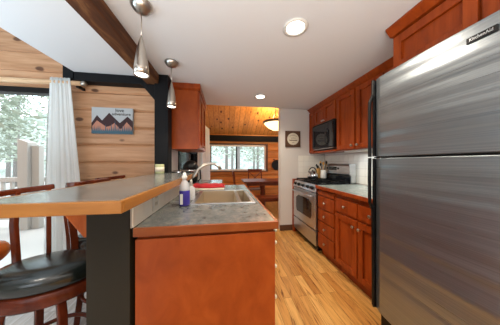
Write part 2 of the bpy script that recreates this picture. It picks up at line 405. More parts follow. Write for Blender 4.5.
MB().box(-6.8, -1.0, 4.03, 4.12, .84, .93).box(-6.8, -1.0, 4.05, 4.1, .1, .18).build('rail', M['deckwood'], pr, .005)
for k in range(38):
    x = -6.7 + k * .15
    MB().box(x, x + .04, 4.055, 4.095, .17, .85).build('baluster', M['deckwood'], pr)
gp = thing('gate_post', 'pale boxy wooden gate post with sloping top outside the glass door', 'post', (-3.6, 3.8, -.03))
MB().prism([(-3.76, 3.78, -.03), (-3.76, 3.78, 1.66), (-3.60, 3.78, 1.60), (-3.60, 3.78, -.03)], (0, .18, 0)).build('post', M['deckwood'], gp, .006)
MB().box(-3.598, -3.47, 3.84, 3.94, -.03, 1.54).build('side_board', M['deckwood'], gp, .006)
def tree(x, y, h, seed, label, dense):
    rnd = random.Random(seed)
    t = thing('pine_tree', label, 'tree', (x, y, -.35), 'pine trees in the snowy yard')
    r = .06 + h * .012
    MB().tube([(x, y, -.4), (x + .05, y, h * .35), (x + .1, y + .05, h * .7), (x + .08, y, h)], [r, r * .8, r * .5, .02], 8).build('trunk', M['bark'], t)
    mb = MB(); bm = mb.bm
    for i in range(dense):
        z = h * (.22 + .78 * rnd.random()); rad = (1 - (z / h)) * h * .22 + .25
        an = rnd.random() * 2 * PI; rr = rad * math.sqrt(rnd.random()); px = x + .08 + rr * math.cos(an); py = y + rr * math.sin(an)
        s_ = .05 + .09 * rnd.random(); d1 = Vector((rnd.uniform(-1, 1), rnd.uniform(-1, 1), rnd.uniform(-.6, .3))).normalized() * s_
        d2 = d1.cross(Vector((rnd.uniform(-1, 1), rnd.uniform(-1, 1), rnd.uniform(-1, 1)))).normalized() * s_ * .5
        c = Vector((px, py, z - rr * .15))
        bm.faces.new([bm.verts.new(c + d1), bm.verts.new(c + d2), bm.verts.new(c - d1), bm.verts.new(c - d2)])
    mb.build('foliage', M['needle'], t)
    for k in range(5):
        z = h * (.25 + .12 * k); an = rnd.random() * 2 * PI; rad = (1 - z / h) * h * .2 + .2
        MB().tube([(x + .06, y, z), (x + rad * math.cos(an), y + rad * math.sin(an), z - .1)], [.03, .008], 5).build('branch', M['bark'], t)
k = 0
spots = [(-8.4, 7.6), (-12.2, 9.2), (-9.6, 11.2), (-13.5, 13.5), (-17, 11), (-16.5, 16), (-19.5, 14.5), (-6.6, 5.4),
         (-2.3, 12.6), (.9, 11.8), (3.0, 15.5), (.2, 16.5), (-2.6, 18.5), (3.6, 21), (1.0, 22), (6.2, 18)]
for x, y in spots:
    side = 'patio door' if x < -5 else 'dining window'
    tree(x, y, 6 + (k * 37 % 5), k, 'tall pale green pine tree standing in the yard beyond the ' + side, 1500 if x < -5 else 1100); k += 1
for o in bpy.data.objects:
    if o.name.startswith('pine_tree'): o['group'] = 'pines beyond the ' + ('patio door' if o.location.x < -5 else 'dining window')

# ------------------------------------------------------------ cabinets
def shaker(parent, name, plane, a0, a1, z0, z1, out, mat, knob=None, t=.02, rail=.055, knob_label=None):
    """door/drawer in plane X=plane facing -X (out=-1) or +X; spans Y a0..a1"""
    x0, x1 = sorted((plane, plane + out * t))
    mb = MB()
    if rail:
        mb.box(x0, x1, a0, a0 + rail, z0, z1).box(x0, x1, a1 - rail, a1, z0, z1)
        mb.box(x0, x1, a0 + rail, a1 - rail, z1 - rail, z1).box(x0, x1, a0 + rail, a1 - rail, z0, z0 + rail)
        p0, p1 = sorted((plane, plane + out * t * .15)); mb.box(p0, p1, a0 + rail, a1 - rail, z0 + rail, z1 - rail)
    else: mb.box(x0, x1, a0, a1, z0, z1)
    d = mb.build(name, mat, parent, .002)
    if knob:
        rot = Matrix.Rotation(-PI / 2 if out < 0 else PI / 2, 4, 'Y')
        MB().lathe([(.005, 0), (.005, .012), (.014, .018), (.016, .024), (.012, .030), (0, .032)], (plane + out * t, knob[0], knob[1]), 14, rot).build('knob', M['nickel'], d)
    return d
# right run
FX = 1.235
bc = thing('base_cabinet', 'cherry base cabinet stack of four knobbed drawers beside the range', 'cabinet', (1.5, 1.98, 0), 'base cabinets')
del bc['group']
MB().box(FX + .02, WX - .01, 1.80, 2.165, .10, .875).box(FX + .07, WX - .01, 1.80, 2.165, 0, .10).build('body', M['cherry'], bc, .001)
shaker(bc, 'cutting_board_front', FX + .02, 1.815, 2.15, .80, .86, -1, M['cherry'], None, .02, 0)
for z0, z1 in ((.635, .785), (.475, .62), (.315, .46), (.12, .30)):
    shaker(bc, 'drawer', FX + .02, 1.815, 2.15, z0, z1, -1, M['cherry'], (1.98, (z0 + z1) / 2), .02, 0)
bc2 = thing('base_cabinet', 'cherry base cabinet with two doors and two drawers next to the refrigerator', 'cabinet', (1.5, 1.47, 0))
MB().box(FX + .02, WX - .01, 1.14, 1.797, .10, .875).box(FX + .07, WX - .01, 1.14, 1.797, 0, .10).build('body', M['cherry'], bc2, .001)
for a0, a1, ky in ((1.47, 1.785, 1.50), (1.15, 1.455, 1.425)):
    shaker(bc2, 'drawer', FX + .02, a0, a1, .69, .83, -1, M['cherry'], ((a0 + a1) / 2, .76), .02, 0)
    shaker(bc2, 'door', FX + .02, a0, a1, .12, .665, -1, M['cherry'], (ky, .60))
T1('end_cabinet', MB().box(FX - .015, WX - .01, 2.925, BY - .002, 0, .93), M['cherry'], 'narrow cherry end panel between the range and the white wall', 'cabinet', .003)
ct = thing('countertop', 'grey green laminate countertop with cherry edge on the right base cabinets', 'countertop', (1.5, 1.65, .88))
MB().box(1.225, WX - .002, 1.14, 2.168, .88, .918).build('top', M['laminate_green'], ct, .003)
MB().box(1.207, 1.2245, 1.14, 2.168, .88, .918).build('edge', M['cherry'], ct, .003)
# uppers
UX = 1.54
def upper(name, label, y0, y1, z0, z1, doors, x=UX, rail=.055):
    c = thing(name, label, 'cabinet', ((x + WX) / 2, (y0 + y1) / 2, z0))
    MB().box(x + .02, WX - .002, y0 + .0015, y1 - .0015, z0, z1).build('body', M['cherry'], c, .001)
    for a0, a1, k in doors:
        shaker(c, 'door', x + .02, a0, a1, z0 + .012, z1 - .012, -1, M['cherry'], k, .02, rail)
    return c
upper('wall_cabinet', 'narrow cherry wall cabinet at the far corner beside the microwave', 2.81, BY - .002, 1.38, 2.12, [(2.825, 2.985, None)], rail=.035)
upper('wall_cabinet', 'short two door cherry cabinet above the microwave', 2.22, 2.808, 1.838, 2.12, [(2.235, 2.51, (2.49, 1.875)), (2.52, 2.795, (2.54, 1.875))], rail=.045)
upper('wall_cabinet', 'tall single door cherry wall cabinet just right of the microwave', 1.855, 2.218, 1.38, 2.12, [(1.87, 2.20, (1.90, 1.43))])
upper('wall_cabinet', 'tall cherry wall cabinet partly hidden by the refrigerator', 1.10, 1.853, 1.38, 2.12, [(1.49, 1.84, (1.81, 1.43)), (1.12, 1.475, None)])
T1('cabinet_shelf', MB().box(1.55, WX - .004, 2.24, 2.805, 1.38, 1.412), M['cherry'], 'cherry shelf directly below the black microwave', 'shelf', .002)
fc = upper('wall_cabinet', 'deep cherry cabinet above the stainless refrigerator', .20, 1.095, 1.86, 2.12, [(.66, 1.08, None), (.215, .645, None)], x=1.20)
def crown(name, label, x, y0, y1, ret=False):
    mb = MB().prism([(x + .04, y0, 2.105), (x + .028, y0, 2.115), (x - .02, y0, 2.165), (x - .035, y0, 2.178), (x + .06, y0, 2.178), (x + .06, y0, 2.105)], (0, y1 - y0, 0))
    return T1(name, mb, M['cherry'], label, 'moulding', .002)
crown('crown_moulding', 'cherry crown moulding above the right wall cabinets', UX, 1.15, BY - .003)
T = MB().prism([(1.16 + .062, .2, 2.121), (1.19, .2, 2.121), (1.152, .2, 2.165), (1.152, .2, 2.178), (1.222, .2, 2.178)], (0, .895, 0))
T.prism([(1.19, 1.0955, 2.121), (1.19, 1.11, 2.165), (1.19, 1.11, 2.178), (1.19, 1.0955, 2.178)], (.3, 0, 0))
T1('crown_moulding', T, M['cherry'], 'cherry crown moulding above the cabinet over the refrigerator', 'moulding', .001)
# left upper
lc = thing('wall_cabinet', 'cherry wall cabinet hanging beyond the black post above the left counter', 'cabinet', (-.47, 2.55, 1.39))
MB().box(-.648, -.32, 2.2, 2.9, 1.385, 2.10).build('body', M['cherry_panel'], lc, .003)
MB().prism([(-.648, 2.2, 2.10), (-.648, 2.175, 2.125), (-.648, 2.175, 2.178), (-.648, 2.9, 2.178), (-.648, 2.9, 2.10)], (.36, 0, 0)).build('crown', M['cherry'], lc, .002)
for a0, a1, ky in ((2.21, 2.545, 2.52), (2.555, 2.89, 2.58)):
    shaker(lc, 'door', -.32, a0, a1, 1.395, 2.09, 1, M['cherry'], (ky, 1.44), .02)

# ------------------------------------------------------------ peninsula
PY0, PY1 = .86, 2.36
pc = thing('peninsula_cabinet', 'cherry sink peninsula cabinet with plain orange brown end panel facing the camera', 'cabinet', (-.06, 1.6, 0))
MB().box(-.405, .245, PY0 + .03, PY1 - .01, .10, .12).box(-.405, -.39, PY0 + .03, PY1 - .01, .12, .879).box(.23, .245, PY0 + .03, PY1 - .01, .12, .879).box(-.39, .23, PY0 + .03, PY0 + .045, .12, .879).box(-.39, .23, PY1 - .025, PY1 - .01, .12, .879).box(-.40, .18, PY0 + .03, PY1 - .01, 0, .10).build('body', M['cherry'], pc, .001)
MB().box(-.408, .262, PY0 + .012, PY0 + .03, 0, .862).build('end_panel', M['cherry_panel'], pc, .002)
for ci, (y0, y1) in enumerate(((PY0 + .035, 1.30), (1.31, 1.82), (1.83, PY1 - .02))):
    for z0, z1 in ((.825, .868), (.74, .818), (.565, .733), (.40, .558), (.12, .393)):
        d = MB().box(.245, .262, y0, y1, z0, z1).build('drawer', M['cherry'], pc, .002)
        zm = (z0 + z1) / 2; ym = .93 if ci == 0 else (y0 + y1) / 2
        MB().lathe([(.005, 0), (.005, .014), (.010, .014), (.010, .022), (.007, .026), (0, .027)], (.262, ym, zm), 14, Matrix.Rotation(PI / 2, 4, 'Y')).build('knob', M['cream'], d)

# countertop of peninsula with sink cut-out
pt = thing('countertop', 'grey mottled laminate countertop around the steel sink with wood edge', 'countertop', (-.06, 1.6, .88))
SX0, SX1, SY0, SY1 = -.225, .215, 1.29, 1.86
def top(mb, x0, x1, y0, y1): mb.box(x0, x1, y0, y1, .881, .919)
mb = MB()
top(mb, -.41, .262, PY0 + .016, SY0); top(mb, -.41, .262, SY1, PY1 - .016)
top(mb, -.41, SX0, SY0, SY1); top(mb, SX1, .262, SY0, SY1)
mb.build('top', M['laminate'], pt)
MB().box(-.412, .278, PY0, PY0 + .0155, .879, .919).box(.2625, .278, PY0 + .0155, PY1, .879, .919).box(-.04, .2625, PY1 - .0155, PY1, .879, .919).build('edge', M['edge_red'], pt, .003)
lt = thing('countertop', 'grey laminate countertop running on beyond the sink below the left wall cabinet', 'countertop', (-.35, 2.7, .88))
MB().box(-.648, -.03, PY1 + .002, 3.1, .881, .919).box(-.648, -.415, 2.15, PY1 + .002, .881, .919).build('top', M['laminate'], lt, .003)
lb = thing('base_cabinet', 'cherry base cabinet under the far left counter beyond the sink', 'cabinet', (-.35, 2.7, 0))
MB().box(-.645, -.06, PY1 + .01, 3.09, 0, .878).build('body', M['cherry'], lb, .001)
for a0, a1 in ((PY1 + .02, 2.72), (2.73, 3.08)): shaker(lb, 'door', -.06, a0, a1, .12, .86, 1, M['cherry'], None, .018)
# knee wall + backsplash
S('wall_knee', MB().box(-.60, -.4235, PY0 - .0, 2.0, 0, 1.069), M['black_panel'], .002)
bs = MB()
bs.box(-.423, -.418, PY0 + .003, 2.0, .92, 1.069)
bso = S('trim_3', bs, M['grout'])
tl = MB(); y = PY0 + .006
while y < 1.99:
    tl.box(-.418, -.412, y, min(y + .105, 1.995), .921, 1.068); y += .108
tl.build('tile', M['tile'], bso, .0015)
ou = thing('wall_outlet', 'cream electrical outlet plate on the tiled strip below the bar', 'outlet', (-.41, 1.12, .995))
MB().box(-.4118, -.406, 1.075, 1.165, .937, 1.055).build('plate', M['white'], ou, .003)
for z in (.975, 1.017): MB().box(-.406, -.4045, 1.10, 1.14, z - .015, z + .015).build('socket', M['cream'], ou, .001)
for z in (.975, 1.017):
    MB().box(-.4045, -.404, 1.108, 1.113, z - .008, z + .008).box(-.4045, -.404, 1.127, 1.132, z - .008, z + .008).build('slot', M['black'], ou)
# bar top
br = thing('bar_counter', 'raised grey laminate bar top with thick golden wood edge', 'countertop', (-.5, 1.28, 1.07))
BX0, BX1, BY0, BY1 = -.713, -.298, .56, 2.0
MB().box(BX0 + .016, BX1 - .016, BY0 + .016, BY1, 1.071, 1.107).build('top', M['laminate'], br)
MB().box(BX0, BX1, BY0, BY0 + .0155, 1.07, 1.107).box(BX0, BX0 + .0155, BY0 + .0155, BY1, 1.07, 1.107).box(BX1 - .0155, BX1, BY0 + .0155, BY1, 1.07, 1.107).build('edge', M['edge_wood'], br, .0025)
for y in (.875, 1.60):
    MB().prism([(-.601, y, 1.069), (-.601, y, .885), (-.62, y, .885), (-.705, y, 1.0), (-.705, y, 1.069)], (0, .035, 0)).build('corbel', M['orange_wood'], br, .003)

# sink
sk = thing('kitchen_sink', 'double bowl stainless sink set in the peninsula counter', 'sink', (0, 1.57, .92))
mb = MB()
mb.box(SX0 - .018, SX1 + .018, SY0 - .018, SY0 + .012, .9195, .926).box(SX0 - .018, SX1 + .018, SY1 - .012, SY1 + .018, .9195, .926)
mb.box(SX0 - .018, SX0 + .012, SY0 + .012, SY1 - .012, .9195, .926).box(SX1 - .012, SX1 + .018, SY0 + .012, SY1 - .012, .9195, .926)
mb.build('rim', M['steel'], sk, .002)
DV = .115
def bowl(x0, x1):
    mb = MB(); y0, y1 = SY0 + .010, SY1 - .010; t = .003; zb = .73
    mb.box(x0, x1, y0, y0 + t, zb, .923).box(x0, x1, y1 - t, y1, zb, .923).box(x0, x0 + t, y0 + t, y1 - t, zb, .923).box(x1 - t, x1, y0 + t, y1 - t, zb, .923).box(x0, x1, y0, y1, zb - t, zb)
    o = mb.build('bowl', M['sink_steel'], sk)
    MB().lathe([(0, 0), (.03, .001), (.04, .004), (.042, .002), (.042, 0)], ((x0 + x1) / 2, (y0 + y1) / 2, zb), 18).build('drain', M['chrome'], o)
bowl(SX0 + .010, DV - .012); bowl(DV + .012, SX1 - .010)
MB().box(DV - .012, DV + .012, SY0 + .01, SY1 - .01, .905, .921).build('divider', M['nickel'], sk, .004)
# the cabinet body must not fill the bowls: cut a well
# faucet
fa = thing('faucet', 'brushed nickel gooseneck faucet arching over the sink', 'faucet', (-.31, 1.58, .92))
MB().lathe([(.034, 0), (.034, .008), (.024, .02), (.022, .05), (.018, .07), (0, .07)], (-.31, 1.58, .92), 20).build('base', M['nickel'], fa)
pts = []
for a in range(0, 13):
    t = a / 12; x = -.31 + .275 * t; z = .98 + (1.205 - .98) * math.sin(min(1, t * 1.12) * PI * .56) if t < .75 else None
    pts.append((x, t))
ctrl = [(-.31, .97), (-.30, 1.03), (-.27, 1.10), (-.22, 1.165), (-.17, 1.20), (-.12, 1.213), (-.08, 1.205), (-.05, 1.185), (-.03, 1.16)]
MB().tube([(x, 1.58, z) for x, z in ctrl], [.016, .014, .013, .012, .012, .012, .012, .013, .014], 12).build('spout', M['nickel'], fa)
MB().tube([(-.31, 1.58, .975), (-.30, 1.63, .995), (-.285, 1.69, 1.02)], [.011, .008, .007], 10).build('handle', M['nickel'], fa)
sp = thing('side_sprayer', 'short nickel side sprayer standing beside the faucet', 'sprayer', (-.295, 1.42, .92))
MB().lathe([(.02, 0), (.02, .01), (.012, .02), (.012, .05), (.016, .08), (.014, .10), (0, .105)], (-.295, 1.42, .92), 16).build('body', M['nickel'], sp)

# ------------------------------------------------------------ refrigerator
RX = 1.08
fr = thing('refrigerator', 'large stainless steel top freezer refrigerator on the right', 'refrigerator', (1.45, .76, 0))
ry0, ry1 = .37, 1.125
MB().box(RX + .07, WX - .03, ry0, ry1, .03, 1.815).build('body', M['black'], fr, .004)
MB().box(RX + .045, RX + .07, ry0 + .02, ry1 - .02, .02, .14).build('grille', M['black'], fr, .004)
def fdoor(name, z0, z1):
    # gently bowed door front
    mb = MB(); n = 16; pts = []
    for i in range(n + 1):
        t = i / n; y = ry0 + (ry1 - ry0) * t; pts.append((RX + .012 * (2 * t - 1) ** 2 + (.012 if i in (0, n) else 0), y, z0))
    pts += [(RX + .062, ry1, z0), (RX + .062, ry0, z0)]
    mb.prism(pts, (0, 0, z1 - z0))
    return mb.build(name, M['fridge'], fr, .004)
fd = fdoor('freezer_door', 1.263, 1.83); rd = fdoor('refrigerator_door', .155, 1.252)
for d, z0, z1, kn in ((fd, 1.265, 1.825, 1.70), (rd, .157, 1.25, 1.0)):
    MB().box(RX + .004, RX + .066, ry1 + .0005, ry1 + .012, z0, z1).build('edge_trim', M['black'], d, .003)
MB().box(RX + .02, RX + .069, ry0, ry1 + .012, 1.2525, 1.2625).build('gasket', M['black'], fr)
def handle(par, zs):
    MB().tube([(x, ry1 + .004, z) for x, z in zs], 0, sq=(.018, .018), up=(0, 1, 0)).build('handle', M['black'], par, .004)
handle(fd, [(RX + .005, 1.825), (RX + .003, 1.72), (RX - .024, 1.66), (RX - .026, 1.50), (RX - .024, 1.262)])
handle(rd, [(RX - .024, 1.254), (RX - .026, 1.10), (RX - .024, .93), (RX + .002, .87), (RX + .006, .60), (RX + .008, .17)])
bp = MB().box(RX - .004, RX + .010, .538, .628, 1.749, 1.775).build('brand_plate', M['black'], fd, .001)
text_part('lettering', 'KitchenAid', .0185, (RX - .005, .583, 1.762), (PI/2, 0, -PI/2), M['steel'], bp, .0006, .85)

# ------------------------------------------------------------ range
RG = 1.215; gy0, gy1 = 2.175, 2.92
rg = thing('gas_range', 'stainless steel gas range between the drawers and the white wall', 'stove', (1.5, 2.55, 0))
MB().box(RG + .03, WX - .03, gy0, gy1, .03, .915).build('body', M['black'], rg, .003)
dr = MB().box(RG, RG + .03, gy0 + .005, gy1 - .005, .30, .80).build('oven_door', M['steel'], rg, .006)
MB().prism([(RG - .002, gy0 + .14, .42), (RG - .002, gy1 - .14, .42), (RG - .002, gy1 - .11, .47), (RG - .002, gy1 - .11, .64), (RG - .002, gy1 - .2, .69), (RG - .002, gy0 + .2, .69), (RG - .002, gy0 + .11, .64), (RG - .002, gy0 + .11, .47)], (.004, 0, 0)).build('oven_window', M['gloss_black'], dr, .001)
MB().tube([(RG, gy0 + .06, .755), (RG - .045, gy0 + .07, .755), (RG - .05, gy0 + .2, .755), (RG - .05, gy1 - .2, .755), (RG - .045, gy1 - .07, .755), (RG, gy1 - .06, .755)], .013, 10).build('handle', M['steel'], dr)
MB().box(RG + .002, RG + .03, gy0 + .005, gy1 - .005, .09, .285).build('storage_drawer', M['steel'], rg, .006)
MB().prism([(RG - .01, gy0, .815), (RG + .025, gy0, .915), (RG + .06, gy0, .915), (RG + .06, gy0, .815)], (0, gy1 - gy0, 0)).build('control_panel', M['steel'], rg, .004)
nrm = Matrix.Rotation(-PI / 2 - .33 + .66, 4, 'Y')
for y in (2.27, 2.40, 2.55, 2.70, 2.83):
    MB().lathe([(.026, 0), (.026, .006), (.02, .01), (.018, .03), (0, .032)], (RG + .006, y, .865), 16, nrm).build('knob', M['black'], rg)
MB().box(RG + .03, WX - .10, gy0 + .002, gy1 - .002, .915, .922).build('cooktop', M['gloss_black'], rg, .002)
for (y0, y1) in ((gy0 + .02, 2.54), (2.555, gy1 - .02)):
    mb = MB()
    for xx in (1.27, 1.42, 1.57, 1.735): mb.box(xx - .006, xx + .006, y0, y1, .938, .950)
    for yy in (y0, (y0 + y1) / 2 - .006, y1 - .012): mb.box(1.265, 1.74, yy, yy + .012, .936, .952)
    for xx in (1.27, 1.735):
        for yy in (y0 + .006, y1 - .006): mb.box(xx - .006, xx + .006, yy - .006, yy + .006, .921, .945)
    mb.build('grate', M['black'], rg)
for x in (1.36, 1.64):
    for y in (2.36, 2.73):
        MB().lathe([(.045, 0), (.045, .008), (.03, .012), (0, .013)], (x, y, .922), 18).build('burner', M['black'], rg)
# backguard
bgp = MB().prism([(WX - .11, gy0 + .01, .922), (WX - .11, gy0 + .01, 1.02), (WX - .135, gy0 + .01, 1.05), (WX - .135, gy0 + .01, 1.17), (WX - .09, gy0 + .01, 1.20), (WX - .03, gy0 + .01, 1.20), (WX - .03, gy0 + .01, .922)], (0, gy1 - gy0 - .02, 0)).build('backguard', M['steel'], rg, .008)
MB().box(WX - .138, WX - .132, 2.46, 2.66, 1.10, 1.155).build('clock_display', M['gloss_black'], bgp, .003)
MB().box(WX - .1125, WX - .108, gy0 + .02, gy1 - .02, .925, 1.02).build('lower_panel', M['gloss_black'], bgp, .001)
MB().box(WX - .14, WX - .05, gy0 + .0, gy0 + .0098, 1.04, 1.20).build('end_cap', M['steel'], bgp, .003)
for y in (2.42, 2.70):
    MB().lathe([(.014, 0), (.014, .012), (0, .013)], (WX - .135, y, 1.13), 12, Matrix.Rotation(-PI/2, 4, 'Y')).build('dial', M['black'], bgp)

# microwave
mw = thing('microwave', 'black over the range microwave under the short wall cabinet', 'microwave', (1.67, 2.5, 1.43))
my0, my1, MX = 2.225, 2.803, 1.505
MB().box(MX + .02, WX - .01, my0, my1, 1.440, 1.835).build('body', M['black'], mw, .004)
md = MB().box(MX, MX + .02, my0 + .12, my1, 1.455, 1.81).build('door', M['gloss_black'], mw, .004)
MB().box(MX - .001, MX + .001, my0 + .2, my1 - .05, 1.49, 1.77).build('window', M['gloss_black'], md)
MB().tube([(MX, my0 + .145, 1.50), (MX - .03, my0 + .145, 1.52), (MX - .03, my0 + .145, 1.70), (MX, my0 + .145, 1.72)], .008, 8).build('handle', M['gloss_black'], md)
MB().box(MX, MX + .02, my0, my0 + .118, 1.455, 1.81).build('control_panel', M['gloss_black'], mw, .003)
MB().box(MX + .005, MX + .02, my0, my1, 1.812, 1.834).build('vent', M['black'], mw, .002)
MB().box(MX + .01, WX - .03, my0 + .02, my1 - .02, 1.428, 1.4395).build('bottom_plate', M['steel'], mw, .002)

uc = thing('under_cabinet_light', 'slim white light bar under the tall cherry wall cabinet', 'lamp', (1.68, 1.7, 1.365))
MB().box(1.62, 1.74, 1.30, 2.15, 1.362, 1.379).build('housing', M['white'], uc, .002)
MB().box(1.635, 1.725, 1.32, 2.13, 1.358, 1.3615).build('diffuser', M['white'], uc)
area('under_cabinet_lamp', (1.68, 1.72, 1.35), (0, 0, 0), .08, .8, 1.8, (.85, .93, 1.0))
# tiles behind range (end wall) and right backsplash
tlr = MB()
for i in range(6):
    for j in range(4):
        x1 = WX - .004 - i * .104
        if x1 - .1 < 1.25: continue
        tlr.box(x1 - .1, x1, BY - .006, BY - .0005, .935 + j * .104, .935 + j * .104 + .1)
S('trim_4', tlr, M['tile'], .002)
tlr = MB()
for i in range(18):
    for j in range(4):
        y1 = BY - .008 - i * .104
        tlr.box(WX - .006, WX - .0005, y1 - .1, y1, .93 + j * .104, min(.93 + j * .104 + .1, 1.375))
S('trim_5', tlr, M['tile'], .002)

# kettle, knives, crock
kt = thing('tea_kettle', 'shiny steel tea kettle with black handle on the back burner', 'kettle', (1.51, 2.80, .953))
MB().lathe([(.07, 0), (.085, .01), (.088, .05), (.07, .09), (.045, .115), (.03, .12), (0, .122)], (1.51, 2.80, .953), 22).build('body', M['chrome'], kt)
MB().tube([(1.51 + .07 * math.cos(a), 2.80, 1.05 + .085 * math.sin(a)) for a in [i * PI / 10 for i in range(11)]], .009, 8).build('handle', M['black'], kt)
MB().tube([(1.48, 2.77, 1.01), (1.44, 2.74, 1.05), (1.42, 2.72, 1.07)], [.02, .014, .01], 10).build('spout', M['chrome'], kt)
MB().lathe([(.012, 0), (.014, .012), (0, .02)], (1.51, 2.80, 1.073), 12).build('lid_knob', M['black'], kt)
kb = thing('knife_block', 'light wooden knife block with black handled knives beside the kettle', 'knife block', (1.64, 2.86, .953))
MB().prism([(1.61, 2.82, .953), (1.69, 2.82, .953), (1.69, 2.82, 1.10), (1.63, 2.82, 1.13)], (0, .07, 0)).build('block', M['bamboo'], kb, .003)
for i, (x, y) in enumerate(((1.640, 2.835), (1.645, 2.86), (1.665, 2.84), (1.67, 2.87), (1.68, 2.85))):
    MB().tube([(x, y, 1.10), (x - .04, y, 1.19 - .012 * i)], .010, 8).build('knife_handle', M['black'], kb)
cr = thing('utensil_crock', 'white utensil crock full of spoons near the range corner', 'crock', (1.66, 2.72, .953))
MB().lathe([(.04, 0), (.045, .01), (.045, .14), (.04, .145), (.038, .13), (.036, .02), (0, .015)], (1.66, 2.72, .953), 20).build('crock', M['white'], cr)
for i in range(6):
    a = i * 1.05; dx, dy = .05 * math.cos(a), .05 * math.sin(a)
    p = Vector((1.66, 2.72, 1.0)); q = Vector((1.66 + dx, 2.72 + dy, 1.19 + .015 * (i % 3)))
    MB().tube([p, q], .005, 6).lathe([(0, -.03), (.016, -.015), (.018, .01), (0, .03)], q, 10).build('utensil', M['black'] if i % 2 else M['bamboo'], cr)
# wall sign
sg = thing('wall_sign', 'small square brown sign with round cream plaque on the white end wall', 'sign', (1.2, BY, 1.4))
X0, X1, Z0, Z1 = 1.085, 1.37, 1.50, 1.79
cx, cz = (X0 + X1) / 2, (Z0 + Z1) / 2
MB().box(X0, X1, BY - .022, BY - .001, Z0, Z1).build('board', M['dark_brown'], sg, .003)
rt = Matrix.Rotation(PI / 2, 4, 'X')
pq = MB().lathe([(.108, 0), (.108, .006), (0, .006)], (cx, BY - .022, cz), 36, rt, False).build('plaque', M['cream'], sg)
def strokes(zc, w, amp, th, n=26, arc=0):
    return [(cx - w / 2 + w * i / n, BY - .0293, zc + amp * math.sin(i * 2.1) + arc * (1 - (2 * i / n - 1) ** 2)) for i in range(n + 1)]
MB().tube(strokes(cz + .045, .13, .006, 0, arc=.02), .002, 5).build('lettering', M['dark_brown'], pq)
MB().tube(strokes(cz + .015, .09, .006, 0), .002, 5).build('lettering', M['dark_brown'], pq)
MB().tube(strokes(cz - .025, .15, .008, 0), .005, 5).build('lettering', M['dark_brown'], pq)
MB().tube(strokes(cz - .065, .04, .003, 0), .0015, 5).build('lettering', M['dark_brown'], pq)

# ------------------------------------------------------------ picture on log wall
px0, px1, pz0, pz1 = -1.46, -1.038, 1.545, 1.84
pf = thing('mountain_picture', 'rectangular canvas picture of brown mountains and blue pines on the log wall', 'picture', ((px0 + px1) / 2, LY, pz0))
MB().box(px0, px1, LY - .03, LY - .001, pz0, pz1).build('canvas', newmat('canvas_sky', .8, 0, (.42, .44, .45)), pf, .002)
pw, ph = px1 - px0, pz1 - pz0
def poly(name, pts, mat, d):
    MB().prism([(px0 + u * pw, LY - .03 - d, pz0 + v_ * ph) for u, v_ in pts], (0, .0012, 0)).build(name, mat, pf)
mdk = newmat('dark_mountain', .8, 0, (.035, .012, .014)); mpk = newmat('pink_mountain', .8, 0, (.45, .20, .13)); mbl = newmat('blue_pines', .8, 0, (.05, .11, .15))
poly('mountain', [(.0, 0), (0, .40), (.13, .70), (.25, .50), (.42, .80), (.68, .42), (.87, .68), (1, .5), (1, 0)], mdk, .001)
poly('mountain_face', [(.02, 0), (.02, .28), (.13, .50), (.35, .26), (.45, .30), (.55, .42), (.68, .2), (.72, .2), (.85, .46), (.98, .25), (.98, 0)], mpk, .0022)
tp = [(0, 0)]
rnd = random.Random(3)
for i in range(22):
    u = i / 22; hh = .18 + .22 * rnd.random() + (.2 if i == 12 else 0)
    tp += [(u + .002, .10), (u + .022, hh), (u + .043, .10)]
tp += [(1, .1), (1, 0)]
poly('pine_silhouettes', tp, mbl, .0036)
text_part('lettering', 'love', .055, (px0 + .68 * pw, LY - .032, pz0 + .90 * ph), (PI/2, 0, 0), M['black'], pf, .0008)
text_part('lettering', 'adventure', .048, (px0 + .72 * pw, LY - .032, pz0 + .76 * ph), (PI/2, 0, 0), M['black'], pf, .0008)

# ------------------------------------------------------------ curtains
def curtain_mesh(p0, p1, zt, zb, folds, amp, flare, n=72, rows=16, taper=0):
    bm = bmesh.new(); p0, p1 = Vector(p0), Vector(p1); d = (p1 - p0); nr = Vector((-d.y, d.x, 0)).normalized(); g = []
    for j in range(rows + 1):
        t = j / rows; z = zt + (zb - zt) * t; row = []
        for i in range(n + 1):
            s_ = i / n; w_ = 1 + flare * t
            q = p0 + d * (.5 + (s_ - .5) * w_ + taper * t)
            a = amp * (.5 + .7 * t) * (math.sin(s_ * folds * 2 * PI + .6 * math.sin(t * 3)) + .35 * math.sin(s_ * folds * 4.7 * PI + 1))
            row.append(bm.verts.new((q.x + nr.x * a, q.y + nr.y * a, z)))
        g.append(row)
    for j in range(rows):
        for i in range(n):
            f = bm.faces.new((g[j][i], g[j][i + 1], g[j + 1][i + 1], g[j + 1][i])); f.smooth = True
    return bm
def add_curtain(label, *a, **k):
    mb = MB(); mb.bm.free(); mb.bm = curtain_mesh(*a, **k)
    o = mb.build('curtain', M['curtain']); tag(o, label, 'curtain')
    s = o.modifiers.new('thick', 'SOLIDIFY'); s.thickness = .003
    return o
add_curtain('long white gathered curtain hanging beside the glass patio door', (-1.776, 2.07, 0), (-1.591, 2.07, 0), 2.10, .02, 5, .010, 1.3, taper=0.29)
add_curtain('narrow white curtain hanging by the side window in the dining area', (-.52, 4.6, 0), (-.43, 5.15, 0), 2.2, .05, 6, .02, .35)
rod = thing('curtain_rod', 'pale peeled log curtain rod above the patio door', 'curtain rod', (-2.6, 2.09, 2.05))
MB().tube([(-3.9, 2.09, 2.05), (-3.1, 2.09, 2.058), (-2.4, 2.09, 2.052), (-1.50, 2.09, 2.06)], [.028, .03, .027, .024], 12).build('rod', M['pale_log'], rod)
MB().lathe([(0, -.03), (.022, -.02), (.03, 0), (.022, .02), (0, .03)], (-1.48, 2.09, 2.06), 14).build('finial', M['nickel'], rod)
for x in (-1.56, -2.7): MB().box(x, x + .02, 2.1, LY - .001, 2.02, 2.05).build('bracket', M['black'], rod)

